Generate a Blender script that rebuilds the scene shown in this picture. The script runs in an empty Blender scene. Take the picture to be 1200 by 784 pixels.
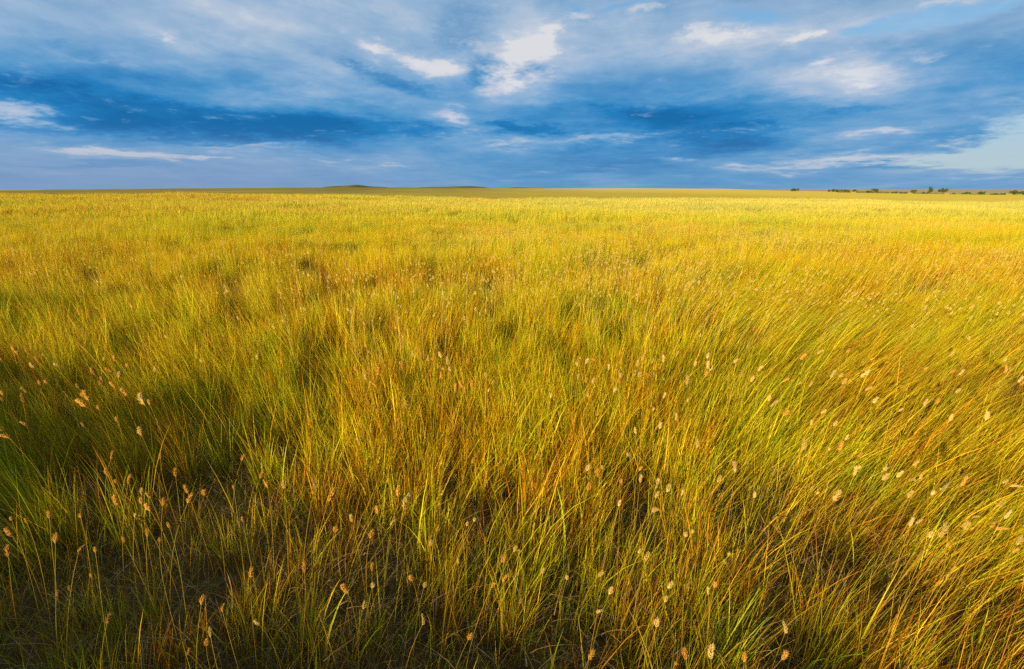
import bpy, math, random
import numpy as np
from mathutils import Vector, Matrix

R = math.radians
random.seed(7)
rng = np.random.default_rng(11)
scene = bpy.context.scene
COL = scene.collection

# ------------------------------------------------------------------ camera
CAM_H = 1.5
LENS = 20.0
PITCH = math.atan(171.0 / 666.7)
FPX = LENS / 36.0 * 1200.0
cam_d = bpy.data.cameras.new('camera')
cam_d.lens = LENS
cam_d.sensor_width = 36.0
cam_d.clip_start = 0.05
cam_d.clip_end = 30000
cam = bpy.data.objects.new('camera', cam_d)
cam.location = (0, 0, CAM_H)
cam.rotation_euler = (R(90) - PITCH, 0, 0)
COL.objects.link(cam)
scene.camera = cam


def ray(px, py):
    """world direction through a point of the 1200 x 784 photograph"""
    x = (px - 600.0) / FPX
    y = -(py - 392.0) / FPX
    c, s = math.cos(PITCH), math.sin(PITCH)
    return Vector((x, c + y * s, -s + y * c))


def at_height(px, py, z):
    d = ray(px, py)
    t = (z - CAM_H) / d.z
    return Vector((d.x * t, d.y * t, z))


def at_depth(px, py, Y):
    d = ray(px, py)
    t = Y / d.y
    return Vector((d.x * t, Y, CAM_H + d.z * t))


# ------------------------------------------------------------------ helpers
def tag(o, label=None, cat=None, group=None, kind=None):
    if label: o['label'] = label
    if cat: o['category'] = cat
    if group: o['group'] = group
    if kind: o['kind'] = kind
    return o


def mesh_from_np(name, verts, quads=None, tris=None, attrs=None, smooth=False):
    me = bpy.data.meshes.new(name)
    nq = 0 if quads is None else len(quads)
    nt = 0 if tris is None else len(tris)
    me.vertices.add(len(verts))
    me.vertices.foreach_set('co', np.asarray(verts, np.float32).ravel())
    loops = []
    if nq: loops.append(np.asarray(quads, np.int32).ravel())
    if nt: loops.append(np.asarray(tris, np.int32).ravel())
    if loops:
        loops = np.concatenate(loops)
        me.loops.add(len(loops))
        me.loops.foreach_set('vertex_index', loops)
        me.polygons.add(nq + nt)
        starts = np.concatenate([np.arange(nq) * 4, nq * 4 + np.arange(nt) * 3]).astype(np.int32)
        me.polygons.foreach_set('loop_start', starts)
        if smooth:
            me.polygons.foreach_set('use_smooth', np.ones(nq + nt, bool))
    for k, (typ, arr) in (attrs or {}).items():
        a = me.attributes.new(k, typ, 'POINT')
        arr = np.asarray(arr)
        if typ == 'FLOAT': a.data.foreach_set('value', arr.astype(np.float32))
        elif typ == 'INT': a.data.foreach_set('value', arr.astype(np.int32))
        elif typ == 'FLOAT_VECTOR': a.data.foreach_set('vector', arr.astype(np.float32).ravel())
    me.update(calc_edges=True)
    return me


def obj(name, me, mat=None, parent=None, loc=None):
    o = bpy.data.objects.new(name, me)
    if mat is not None and me is not None and not me.materials:
        me.materials.append(mat)
    if parent is not None: o.parent = parent
    if loc is not None: o.location = loc
    COL.objects.link(o)
    return o


_perm = rng.random((256, 256))


def vnoise(x, y):
    x = np.asarray(x, float); y = np.asarray(y, float)
    xi = np.floor(x).astype(int); yi = np.floor(y).astype(int)
    fx = x - xi; fy = y - yi
    fx = fx * fx * (3 - 2 * fx); fy = fy * fy * (3 - 2 * fy)
    g = lambda a, b: _perm[a & 255, b & 255]
    return (g(xi, yi) * (1 - fx) + g(xi + 1, yi) * fx) * (1 - fy) + (g(xi, yi + 1) * (1 - fx) + g(xi + 1, yi + 1) * fx) * fy


def fbm(x, y, o=4):
    v = 0; a = 0.5; t = 0
    for i in range(o):
        v = v + a * vnoise(x * 2 ** i + 17.3 * i, y * 2 ** i + 9.1 * i); t += a; a *= 0.5
    return v / t


def sstep(a, b, x):
    t = np.clip((np.asarray(x, float) - a) / (b - a), 0, 1)
    return t * t * (3 - 2 * t)


# ------------------------------------------------------------------ node helpers
class NT:
    def __init__(s, tree):
        s.t = tree; s.n = tree.nodes; s.l = tree.links

    def new(s, typ, **kw):
        n = s.n.new(typ)
        for k, v in kw.items():
            setattr(n, k, v)
        return n

    def put(s, sock, v):
        if isinstance(v, bpy.types.NodeSocket): s.l.new(v, sock)
        elif v is not None: sock.default_value = v

    def math(s, op, a, b=None, c=None, clamp=False):
        n = s.new('ShaderNodeMath', operation=op, use_clamp=clamp)
        for i, v in enumerate((a, b, c)):
            s.put(n.inputs[i], v)
        return n.outputs[0]

    def vmath(s, op, a, b=None, scale=None):
        n = s.new('ShaderNodeVectorMath', operation=op)
        s.put(n.inputs[0], a)
        if b is not None: s.put(n.inputs[1], b)
        if scale is not None: s.put(n.inputs['Scale'], scale)
        return n.outputs[0]

    def noise(s, vec, scale, detail=4, rough=0.55, dist=0.0):
        n = s.new('ShaderNodeTexNoise')
        s.put(n.inputs['Vector'], vec)
        n.inputs['Scale'].default_value = scale
        n.inputs['Detail'].default_value = detail
        n.inputs['Roughness'].default_value = rough
        n.inputs['Distortion'].default_value = dist
        return n

    def ramp(s, fac, stops, interp='LINEAR'):
        n = s.new('ShaderNodeValToRGB')
        cr = n.color_ramp
        cr.interpolation = interp
        while len(cr.elements) < len(stops): cr.elements.new(0.5)
        for e, (p, c) in zip(cr.elements, stops):
            e.position = p
            e.color = (*c, 1) if len(c) == 3 else c
        s.put(n.inputs[0], fac)
        return n.outputs[0]

    def mix(s, fac, a, b, mode='MIX'):
        n = s.new('ShaderNodeMix', data_type='RGBA', blend_type=mode)
        s.put(n.inputs[0], fac)
        s.put(n.inputs[6], a if isinstance(a, bpy.types.NodeSocket) else (*a, 1))
        s.put(n.inputs[7], b if isinstance(b, bpy.types.NodeSocket) else (*b, 1))
        return n.outputs[2]

    def maprange(s, v, a, b, c=0.0, d=1.0, smooth=True):
        n = s.new('ShaderNodeMapRange', interpolation_type='SMOOTHSTEP' if smooth else 'LINEAR')
        s.put(n.inputs[0], v)
        for i, x in enumerate((a, b, c, d)): n.inputs[1 + i].default_value = x
        return n.outputs[0]


def material(name):
    m = bpy.data.materials.new(name)
    m.use_nodes = True
    m.node_tree.nodes.clear()
    t = NT(m.node_tree)
    t.out = t.new('ShaderNodeOutputMaterial')
    return m, t


def leafy(t, color, translucent=0.4, rough=0.5, spec=0.25):
    p = t.new('ShaderNodeBsdfPrincipled')
    t.put(p.inputs['Base Color'], color)
    p.inputs['Roughness'].default_value = rough
    p.inputs['Specular IOR Level'].default_value = spec
    tr = t.new('ShaderNodeBsdfTranslucent')
    t.put(tr.inputs['Color'], color)
    mx = t.new('ShaderNodeMixShader')
    mx.inputs[0].default_value = translucent
    t.l.new(p.outputs[0], mx.inputs[1]); t.l.new(tr.outputs[0], mx.inputs[2])
    t.l.new(mx.outputs[0], t.out.inputs[0])


# ------------------------------------------------------------------ materials
SUN_EL = 11.5      # degrees
SUN_AZ = -142.0    # degrees clockwise from the view direction (+Y); behind the camera, to the left


def make_grass_material():
    m, t = material('grass_blades')
    rnd = t.new('ShaderNodeAttribute', attribute_name='rnd').outputs['Fac']
    hh = t.new('ShaderNodeAttribute', attribute_name='h').outputs['Fac']
    pos = t.new('ShaderNodeNewGeometry').outputs['Position']
    flat = t.vmath('MULTIPLY', pos, (1, 1, 0))
    n1 = t.noise(flat, 0.9, 3, 0.55).outputs[0]          # patches of about a metre
    n2 = t.noise(flat, 0.13, 3, 0.55).outputs[0]         # patches of about ten metres
    n3 = t.noise(t.vmath('MULTIPLY', flat, (0.5, 1.2, 1)), 0.045, 3, 0.6).outputs[0]
    # dry ripe stand to the left of the walker
    v = t.math('MULTIPLY_ADD', rnd, 1.0, -0.04)
    v = t.math('ADD', v, t.math('MULTIPLY_ADD', n1, 0.60, -0.30))
    v = t.math('ADD', v, t.math('MULTIPLY_ADD', n2, 0.80, -0.40))
    sep = t.new('ShaderNodeSeparateXYZ'); t.l.new(pos, sep.inputs[0])
    far = t.maprange(sep.outputs[1], 12.0, 60.0)
    v = t.math('ADD', v, t.math('MULTIPLY', far, t.maprange(sep.outputs[0], -45.0, 25.0, -0.22, 0.12)))
    v = t.math('ADD', v, t.maprange(sep.outputs[1], 5.0, 16.0, 0.0, 0.13))
    far2 = t.maprange(sep.outputs[1], 45.0, 90.0)
    v = t.math('ADD', v, t.math('MULTIPLY', far, t.math('MULTIPLY_ADD', n3, 1.7, -0.76)))
    v = t.math('ADD', v, t.math('MULTIPLY', far2, 0.02))
    col = t.ramp(v, [(0.00, (0.26, 0.080, 0.004)), (0.18, (0.44, 0.19, 0.006)), (0.38, (0.54, 0.36, 0.009)),
                     (0.58, (0.44, 0.40, 0.006)), (0.78, (0.24, 0.32, 0.006)), (1.0, (0.08, 0.17, 0.006))])
    col = t.mix(t.math('MULTIPLY', far, t.maprange(sep.outputs[0], -50.0, 30.0, 0.12, 0.48)), col, (0.62, 0.49, 0.15))
    # old sheaths at the foot of each blade are brown
    col = t.mix(t.maprange(hh, 0.05, 0.55, 0.65, 0.0), col, (0.19, 0.075, 0.006))
    col = t.vmath('SCALE', col, scale=t.math('MULTIPLY_ADD', t.math('FRACT', t.math('MULTIPLY', rnd, 37.7)), 0.8, 0.55))
    leafy(t, col, 0.29, 0.55, 0.06)
    return m


def make_seed_material(name, a, b):
    m, t = material(name)
    info = t.new('ShaderNodeObjectInfo')
    pos = t.new('ShaderNodeTexCoord').outputs['Object']
    n = t.noise(pos, 420, 2, 0.6).outputs[0]
    v = t.math('ADD', t.math('MULTIPLY', n, 0.6), t.math('MULTIPLY', info.outputs['Random'], 0.4))
    col = t.ramp(v, [(0.25, a), (0.75, b)])
    leafy(t, col, 0.30, 0.6, 0.2)
    return m


GRASS = make_grass_material()
SEED_PALE = make_seed_material('pale_seed_husk', (0.40, 0.27, 0.045), (0.66, 0.48, 0.14))
SEED_AMBER = make_seed_material('amber_seed_husk', (0.38, 0.18, 0.015), (0.62, 0.34, 0.045))


def simple_mat(name, stops, scale, rough=0.9, detail=5, bump=0.0, coord='pos', stretch=(1, 1, 1), translucent=None):
    m, t = material(name)
    pos = t.new('ShaderNodeNewGeometry').outputs['Position']
    pos = t.vmath('MULTIPLY', pos, stretch)
    n = t.noise(pos, scale, detail, 0.6)
    col = t.ramp(n.outputs[0], stops)
    if translucent is not None:
        leafy(t, col, translucent, 0.6, 0.2)
        return m
    p = t.new('ShaderNodeBsdfPrincipled')
    t.l.new(col, p.inputs['Base Color'])
    p.inputs['Roughness'].default_value = rough
    p.inputs['Specular IOR Level'].default_value = 0.1
    if bump:
        b = t.new('ShaderNodeBump')
        b.inputs['Strength'].default_value = 1.0
        b.inputs['Distance'].default_value = bump
        t.l.new(t.noise(pos, scale * 4, 4, 0.65).outputs[0], b.inputs['Height'])
        t.l.new(b.outputs[0], p.inputs['Normal'])
    t.l.new(p.outputs[0], t.out.inputs[0])
    return m


SOIL = simple_mat('soil', [(0.3, (0.060, 0.030, 0.008)), (0.7, (0.12, 0.064, 0.018))], 9, bump=0.02)
STEM = simple_mat('stalk', [(0.35, (0.18, 0.17, 0.008)), (0.65, (0.34, 0.18, 0.012))], 2.5, translucent=0.2)
STRAW = simple_mat('dead_straw', [(0.32, (0.13, 0.060, 0.012)), (0.55, (0.30, 0.17, 0.05)), (0.70, (0.52, 0.34, 0.15))], 14, translucent=0.25)
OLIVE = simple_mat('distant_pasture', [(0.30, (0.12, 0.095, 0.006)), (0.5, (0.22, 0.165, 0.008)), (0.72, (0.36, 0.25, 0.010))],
                   0.012, stretch=(1, 0.35, 1), bump=0.3)  # dark olive tones hold a cloud shadow put into the colour
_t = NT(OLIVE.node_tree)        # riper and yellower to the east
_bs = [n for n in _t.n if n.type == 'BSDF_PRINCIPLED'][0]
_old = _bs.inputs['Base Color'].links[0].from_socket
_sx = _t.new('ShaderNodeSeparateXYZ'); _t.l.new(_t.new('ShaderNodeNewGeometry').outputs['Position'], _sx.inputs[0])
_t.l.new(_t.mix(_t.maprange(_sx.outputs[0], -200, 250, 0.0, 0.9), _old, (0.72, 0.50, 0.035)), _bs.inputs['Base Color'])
STUBBLE = simple_mat('pale_stubble', [(0.35, (0.40, 0.28, 0.13)), (0.65, (0.34, 0.29, 0.10))], 0.004, stretch=(1, 0.3, 1))
HILLM = simple_mat('hill_grass', [(0.35, (0.085, 0.095, 0.014)), (0.65, (0.17, 0.105, 0.022))], 0.012)
LEAF = simple_mat('shrub_leaves', [(0.35, (0.035, 0.060, 0.016)), (0.65, (0.075, 0.105, 0.026))], 0.9, translucent=0.25)
BARK = simple_mat('bark', [(0.35, (0.07, 0.05, 0.035)), (0.65, (0.14, 0.10, 0.07))], 3)


# ------------------------------------------------------------------ ground
FIELD_END = 100.0


def ground_z(x, y):
    """gentle cross slope, fading in with distance"""
    x = np.asarray(x, float); y = np.asarray(y, float)
    # low bank added out of view towards the sun, to shade the nearest grass
    sx, sy = math.sin(math.radians(SUN_AZ)), math.cos(math.radians(SUN_AZ))
    s = x * sx + y * sy
    shade_bank = (1.79 + 0.8 * (fbm(x * 0.35 + 9, y * 0.35 + 4, 3) - 0.5)) * sstep(1.2, 8.0, s)
    k = sstep(4, 45, y)
    z = shade_bank - 0.0095 * x * k - 0.30 * k
    z = z + (fbm(x * 0.11 + 3, y * 0.11 + 8, 2) - 0.5) * 0.30 * sstep(3, 14, y)
    z = z + (fbm(x * 0.028 + 31, y * 0.028 + 5, 2) - 0.5) * 1.0 * sstep(18, 60, y)
    return z


def grid_mesh(name, xs, ys, zf, mat, hole=None):
    X, Y = np.meshgrid(xs, ys)
    Z = zf(X, Y)
    v = np.stack([X, Y, Z], -1).reshape(-1, 3)
    nx, ny = len(xs), len(ys)
    i = np.arange(nx * ny).reshape(ny, nx)
    q = np.stack([i[:-1, :-1], i[:-1, 1:], i[1:, 1:], i[1:, :-1]], -1).reshape(-1, 4)
    return obj(name, mesh_from_np(name, v, q, smooth=True), mat)


soil = grid_mesh('ground', np.concatenate([np.linspace(-170, -12, 80), np.linspace(-11.6, 11.6, 110), np.linspace(12, 170, 80)]),
                 np.concatenate([np.linspace(-20, 12, 160), np.linspace(12.4, FIELD_END + 6, 140)]), ground_z, SOIL)
tag(soil, kind='structure')


# ---- far country: sheets through the lines where the photograph shows them
def interp(tbl, x):
    a = np.array(tbl, float)
    return np.interp(x, a[:, 0], a[:, 1])


RIDGE = [(-900, 224), (-300, 224), (0, 223.2), (100, 222.3), (200, 221.0), (330, 220.0), (450, 219.6), (560, 220.2), (650, 221.0), (760, 220.8), (850, 221.2),
         (900, 223.2), (960, 224.3), (1060, 225.6), (1200, 227.6), (1500, 231.0), (2100, 236)]
FRONT = [(-900, 231), (0, 231), (300, 233), (600, 237), (900, 239), (1200, 246), (1500, 249), (2100, 256)]


def sheet(name, pxs, depths, yfun, mat, skirt=None):
    """pxs: photo columns; depths: metres; yfun(px, k) photo row for ring k of the sheet"""
    V = []
    for k, Y in enumerate(depths):
        for px in pxs:
            V.append(at_depth(px, yfun(px, k), Y))
    nx, ny = len(pxs), len(depths)
    i = np.arange(nx * ny).reshape(ny, nx)
    q = np.stack([i[:-1, :-1], i[:-1, 1:], i[1:, 1:], i[1:, :-1]], -1).reshape(-1, 4)
    return obj(name, mesh_from_np(name, np.array([tuple(v) for v in V]), q, smooth=True), mat)


pxs = np.linspace(-900, 2100, 241)
deps = [108, 150, 220, 340, 500, 720, 1000, 1350, 1500, 1900, 2600]
wob = lambda px, k: (fbm(np.array(px * 0.011 + k * 3.1), np.array(k * 1.7 + 2), 3) - 0.5)


def y_pasture(px, k):
    a, b = float(interp(FRONT, px)), float(interp(RIDGE, px))
    f = [0.0, 0.25, 0.45, 0.62, 0.76, 0.88, 0.95, 0.99, 1.0, 0.9, 0.6][k]
    return a + (b - a) * f + float(wob(px, k)) * 0.9 * (f if k < 9 else 0)


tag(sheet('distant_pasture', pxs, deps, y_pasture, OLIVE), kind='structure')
pxs2 = np.linspace(820, 2100, 100)


def y_stub(px, k):
    top = 221.9 + 0.3 * float(wob(px, 3)) + max(0, (900 - px)) * 0.03
    low = float(interp(RIDGE, px)) + 1.5
    return low + (top - low) * [0, 0.35, 0.7, 1.0, 1.06][k]


tag(sheet('stubble_field', pxs2, [1550, 2400, 3800, 6500, 20000], y_stub, STUBBLE), kind='structure')
# the plain beyond everything, out to the true horizon
pl = grid_mesh('plain', np.linspace(-26000, 26000, 40), np.linspace(1500, 26000, 30), lambda x, y: x * 0 - 48.0, STUBBLE)
tag(pl, kind='structure')


def hill(name, px0, px1, prof, Y, depth):
    """a rounded rise: photo profile at the crest, real depth front and back"""
    n, mrow = 60, 17
    V = []
    for j in range(mrow):
        s = -1 + 2 * j / (mrow - 1)
        fall = (1 - s * s) ** 1.3
        for i in range(n):
            px = px0 + (px1 - px0) * i / (n - 1)
            crest = float(interp(prof, px)) + float(wob(px * 3, 9)) * 0.25
            base = at_depth(px, 224.5, Y).z
            top = at_depth(px, crest, Y).z
            x = at_depth(px, 222, Y).x
            dy = s * depth + 60 * math.sin(i * 0.3) * (1 - abs(s))
            V.append((x, Y + dy, base + (top - base) * fall))
    i = np.arange(n * mrow).reshape(mrow, n)
    q = np.stack([i[:-1, :-1], i[:-1, 1:], i[1:, 1:], i[1:, :-1]], -1).reshape(-1, 4)
    return tag(obj(name, mesh_from_np(name, np.array(V), q, smooth=True), HILLM), kind='structure')


hill('hill', 370, 462, [(370, 221), (388, 219.3), (402, 217.6), (415, 216.4), (424, 216.8), (436, 218.6), (450, 219.3), (462, 221)], 2100, 320)
hill('hill', 470, 585, [(470, 220.8), (500, 219.4), (530, 218.5), (552, 218.0), (564, 218.8), (572, 220.0), (585, 221.5)], 2300, 350)
hill('hill', 590, 660, [(590, 221), (602, 219.2), (615, 219.9), (640, 220.6), (660, 221.5)], 2500, 300)
hill('hill', 30, 200, [(30, 223.3), (80, 222.2), (140, 221.6), (200, 221.5)], 2700, 300)


# ------------------------------------------------------------------ trees along the horizon
def tree(px, base_y, top_y, wpx, Y, label, shape='round', cat='tree'):
    base = at_depth(px, base_y, Y)
    H = (base_y - top_y) / FPX * Y * 1.05
    W = wpx / FPX * Y
    root = bpy.data.objects.new('shrub' if cat == 'bush' else 'tree', None)
    COL.objects.link(root)
    root.location = base - Vector((0, 0, 0.15))
    tag(root, label, cat, 'trees and bushes along the far edge of the plain')
    # trunk with limbs
    tv, tq = [], []

    def limb(p, q, r0, r1):
        b = len(tv)
        ax = (q - p).normalized(); u = ax.orthogonal().normalized(); w = ax.cross(u)
        for c, r in ((p, r0), (q, r1)):
            for k in range(6):
                a = k * math.pi / 3
                tv.append(c + (u * math.cos(a) + w * math.sin(a)) * r)
        for k in range(6):
            tq.append((b + k, b + (k + 1) % 6, b + 6 + (k + 1) % 6, b + 6 + k))
    th = H * (0.42 if shape != 'low' else 0.2)
    limb(Vector((0, 0, 0)), Vector((0.05 * H, 0, th)), 0.04 * H, 0.025 * H)
    for k in range(4):
        a = k * 1.6 + random.random()
        limb(Vector((0.05 * H, 0, th * random.uniform(0.6, 1))), Vector((math.cos(a) * W * 0.3, math.sin(a) * W * 0.3, H * random.uniform(0.5, 0.8))), 0.02 * H, 0.006 * H)
    obj('trunk', mesh_from_np('trunk', np.array([tuple(v) for v in tv]), tq), BARK, root)
    # crown: leaf clumps through uneven lobes
    P = []
    lobes = []
    nl = 9
    for k in range(nl):
        a = random.random() * 6.283
        rr = random.random() ** 0.6 * 0.34 * W
        if shape == 'round': zc = random.uniform(0.38, 0.80) * H; sz = random.uniform(0.16, 0.27) * min(W, H * 1.2)
        elif shape == 'tall': zc = random.uniform(0.30, 0.88) * H; sz = random.uniform(0.16, 0.26) * W; rr *= 1.0 - 0.5 * zc / H
        else: zc = random.uniform(0.2, 0.6) * H; sz = random.uniform(0.26, 0.40) * H; rr = (random.random() * 2 - 1) * W * 0.42; a = random.choice([0, 0.3, -0.25])
        lobes.append((rr * math.cos(a), rr * math.sin(a), zc, sz))
    n = 1500
    for k in range(n):
        lx, ly, lz, sz = random.choice(lobes)
        d = Vector((random.gauss(0, 1), random.gauss(0, 1), random.gauss(0, 0.8)))
        d = d.normalized() * sz * random.random() ** 0.45
        P.append((lx + d.x, ly + d.y, max(0.06 * H, lz + d.z)))
    P = np.array(P)
    s = 0.045 * math.sqrt(W * H) * rng.uniform(0.7, 1.3, n)
    u = rng.normal(size=(n, 3)); u /= np.linalg.norm(u, axis=1)[:, None]
    w = np.cross(u, rng.normal(size=(n, 3))); w /= np.linalg.norm(w, axis=1)[:, None]
    V = np.concatenate([P - u * s[:, None], P + w * s[:, None] * .6, P + u * s[:, None], P - w * s[:, None] * .6], 1).reshape(-1, 3)
    Q = np.arange(n * 4).reshape(-1, 4)
    obj('crown', mesh_from_np('crown', V, Q), LEAF, root)
    return root


TREES = [
    (931, 224.0, 219.6, 9, 'low', 'small dark bush alone at the far left of the tree line', 'bush'),
    (974, 224.8, 221.2, 9, 'low', 'low dark bush at the left end of the first three-bush clump', 'bush'),
    (983, 225.0, 221.4, 10, 'low', 'low wide bush in the middle of the first three-bush clump', 'bush'),
    (992, 225.2, 221.8, 8, 'low', 'low bush at the right end of the first three-bush clump', 'bush'),
    (1000, 225.5, 221.6, 7, 'round', 'small round bush just right of the three-bush clump', 'bush'),
    (1018, 226.0, 222.6, 9, 'low', 'flat bush touching the left side of a taller domed bush', 'bush'),
    (1025, 226.2, 221.4, 9, 'round', 'domed bush rising from a flat one, left of the low scrub', 'bush'),
    (1048, 226.6, 224.2, 12, 'low', 'very low brown scrub strip, left of the two low strips side by side', 'bush'),
    (1058, 226.8, 224.4, 11, 'low', 'very low scrub strip, right of the two low strips side by side', 'bush'),
    (1070, 227.0, 222.6, 8, 'round', 'small rounded bush left of the tall narrow tree', 'bush'),
    (1083, 227.3, 224.2, 9, 'low', 'low scrub at the foot of the tall narrow tree, on its left', 'bush'),
    (1090, 227.4, 219.6, 7, 'tall', 'tallest narrow tree on the horizon, beside the wide round tree', 'tree'),
    (1104, 227.8, 220.6, 12, 'round', 'widest round tree on the horizon, right of the tall narrow tree', 'tree'),
    (1117, 228.0, 225.6, 10, 'low', 'low scrub directly right of the widest round tree', 'bush'),
    (1132, 228.4, 224.4, 9, 'low', 'low dark scrub with a small hump, left of the twin bushes', 'bush'),
    (1139, 228.6, 226.2, 8, 'low', 'flat scrub trailing right from the small hump', 'bush'),
    (1148, 228.8, 224.6, 6, 'round', 'left one of the small twin round bushes', 'bush'),
    (1152, 228.9, 224.4, 5, 'round', 'right one of the small twin round bushes', 'bush'),
    (1164, 229.0, 225.2, 9, 'low', 'low scrub between the twin bushes and the leafy tree', 'bush'),
    (1174, 229.2, 225.8, 9, 'low', 'low dark scrub touching the left foot of the leafy tree', 'bush'),
    (1188, 229.5, 223.0, 11, 'round', 'leafy green tree second from the right end of the tree line', 'tree'),
    (1198, 229.7, 224.0, 8, 'round', 'last green tree at the right end of the tree line', 'tree'),
]
for (px, by, ty, w, shp, lab, cat) in TREES:
    tree(px, by, ty, w, 900 + random.uniform(-40, 40), lab, shp, cat)


# low scrub running along the same line
sv = []
for k in range(5200):
    px = 965 + 245 * random.random()
    if vnoise(np.array(px * 0.09), np.array(3.3)) < 0.36: continue
    by = float(np.interp(px, [931, 1000, 1060, 1104, 1200], [224.2, 225.6, 226.9, 227.9, 229.8])) + random.uniform(-0.5, 0.5)
    c = at_depth(px, by - random.random() ** 1.6 * 1.7, 930 + random.uniform(-30, 30))
    u = Vector((random.gauss(0, 1), random.gauss(0, 1), random.gauss(0, .6))).normalized() * random.uniform(0.3, 0.8)
    w = u.cross(Vector((random.gauss(0, 1), random.gauss(0, 1), random.gauss(0, 1)))).normalized() * 0.4
    sv += [c - u, c + w, c + u, c - w]
sv = np.array([tuple(v) for v in sv])
tag(obj('scrub', mesh_from_np('scrub', sv, np.arange(len(sv)).reshape(-1, 4)), LEAF), 'thin line of low scrub between the far trees', 'scrub', kind='stuff')


# ------------------------------------------------------------------ grass blades
def lean_field(x, y):
    """how far the wind has combed the grass, as a slope"""
    near = 1 - sstep(5, 16, y)
    lx = 0.10 + near * (0.66 * sstep(0.5, 2.1, x - 0.15 * np.maximum(y - 2, 0)) - 0.34 * sstep(0.2, 2.2, -x - 0.1 * np.maximum(y - 2, 0))) + (1 - near) * 0.06
    lx = lx + (fbm(x * 0.9 + 5, y * 0.9, 2) - 0.5) * 0.32
    ly = (fbm(x * 0.8 + 50, y * 0.8 + 9, 2) - 0.5) * 0.25
    return lx, ly


def blades(x, y, z0, H, W, lx, ly, bend, nseg, rnd):
    """ribbons from the ground up; returns verts, quads, tris, attributes"""
    n = len(x)
    a = rng.uniform(0, 2 * np.pi, n)
    side = np.stack([np.cos(a), np.sin(a), np.zeros(n)], -1)
    ba = rng.uniform(0, 2 * np.pi, n)
    bx = lx + np.cos(ba) * bend * 0.3; by = ly + np.sin(ba) * bend * 0.3
    Ln = np.sqrt(1 + bx * bx + by * by)
    ts = np.linspace(0, 1, nseg + 1)
    V = []; hh = []
    for t in ts:
        curve = t * 0.45 + 0.55 * t * t
        droop = bend * 0.30 * t ** 3
        cx = x + H * bx * curve / Ln ** 0.5 + np.cos(ba) * H * bend * 0.55 * t ** 2.2
        cy = y + H * by * curve / Ln ** 0.5 + np.sin(ba) * H * bend * 0.55 * t ** 2.2
        cz = z0 + H * t / Ln ** 0.5 - H * droop
        c = np.stack([cx, cy, cz], -1)
        w = W * np.clip(1.0 - t ** 1.6, 0.0, 1) * 0.5
        if t < 1:
            V += [c - side * w[:, None], c + side * w[:, None]]
            hh += [np.full(n, t)] * 2
        else:
            V.append(c); hh.append(np.full(n, 1.0))
    K = 2 * nseg + 1
    V = np.stack(V, 1).reshape(-1, 3)
    hh = np.stack(hh, 1).ravel()
    b = (np.arange(n) * K)[:, None]
    Q = np.concatenate([b + np.array([2 * k, 2 * k + 1, 2 * k + 3, 2 * k + 2]) for k in range(nseg - 1)], 0) if nseg > 1 else np.zeros((0, 4), int)
    T = b + np.array([2 * nseg - 2, 2 * nseg - 1, 2 * nseg])
    return V, Q, T, np.repeat(rnd, K), hh


def in_view(x, y, pad):
    """the wedge of ground the picture can see, with room for a step to either side"""
    return (np.abs(x) < 1.02 * (y + 1.2) + pad) & (y > -1.4)


def gap_field(x, y):
    """bare spots where old litter lies"""
    g = 0.55 * fbm(x * 1.5 + 40, y * 1.5 + 13, 3) + 0.45 * fbm(x * 3.6 + 4, y * 3.6 + 23, 2)
    return g


# near stand: every blade its own ribbon, gathered in bunches
NEAR = 6.5
A = 2 * 10 * 8.5
nb = 6400
cx = rng.uniform(-9.5, 9.5, nb * 2); cy = rng.uniform(-1.4, NEAR + 0.4, nb * 2)
ok = in_view(cx, cy, 0.9)
cx, cy = cx[ok], cy[ok]
g = gap_field(cx, cy)
keep = rng.random(len(cx)) < np.clip(0.22 + (g - 0.38) * 6.0, 0.22, 1)
# two worn spots the photo shows, bare but for dead leaves
for (qx, qy, rad) in ((395, 690, 0.30), (945, 655, 0.36), (680, 765, 0.28), (655, 430, 0.2), (890, 585, 0.25), (60, 690, 0.25), (545, 620, .16)):
    s = at_height(qx, qy, 0.15)
    dd = np.hypot(cx - s.x, cy - s.y) / rad
    keep &= rng.random(len(cx)) < np.clip(dd - 0.1, 0.32, 1)
cx, cy = cx[keep], cy[keep]
per = 62
n = len(cx) * per
bx = np.repeat(cx, per); by_ = np.repeat(cy, per)
hv = fbm(cx * 0.9 + 3, cy * 0.9 + 70, 3)
ch = np.repeat(0.25 + 0.40 * (hv - 0.2) + rng.uniform(-0.08, 0.09, len(cx)), per)
ch = 0.90 * ch * (0.84 + 0.16 * sstep(0.9, 3.0, by_))
crad = np.repeat(rng.uniform(0.04, 0.11, len(cx)), per)
crnd = np.repeat(rng.random(len(cx)), per)
ang = rng.uniform(0, 2 * np.pi, n); rr = np.sqrt(rng.random(n))
ox, oy = np.cos(ang) * rr, np.sin(ang) * rr
x = bx + ox * crad; y = by_ + oy * crad
lx, ly = lean_field(bx, by_)
lx = lx + ox * 0.16 + rng.normal(0, 0.19, n); ly = ly + oy * 0.16 + rng.normal(0, 0.19, n)
H = ch * np.clip(rng.normal(0.92, 0.30, n), 0.3, 1.6)
W = np.clip(rng.lognormal(math.log(0.0022), 0.45, n), 0.001, 0.0062) * (1 + 0.06 * np.maximum(y, 0))
bend = np.abs(rng.normal(0.03, 0.15, n)); bend[rng.random(n) < 0.06] *= 3.5
rnd = np.clip(0.52 * crnd + 0.48 * rng.random(n), 0, 1)
leafy_ = rng.random(n) < 0.13                      # broader, shorter, arching leaves
W[leafy_] *= rng.uniform(1.5, 2.4, leafy_.sum()); H[leafy_] *= rng.uniform(0.55, 0.85, leafy_.sum())
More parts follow.
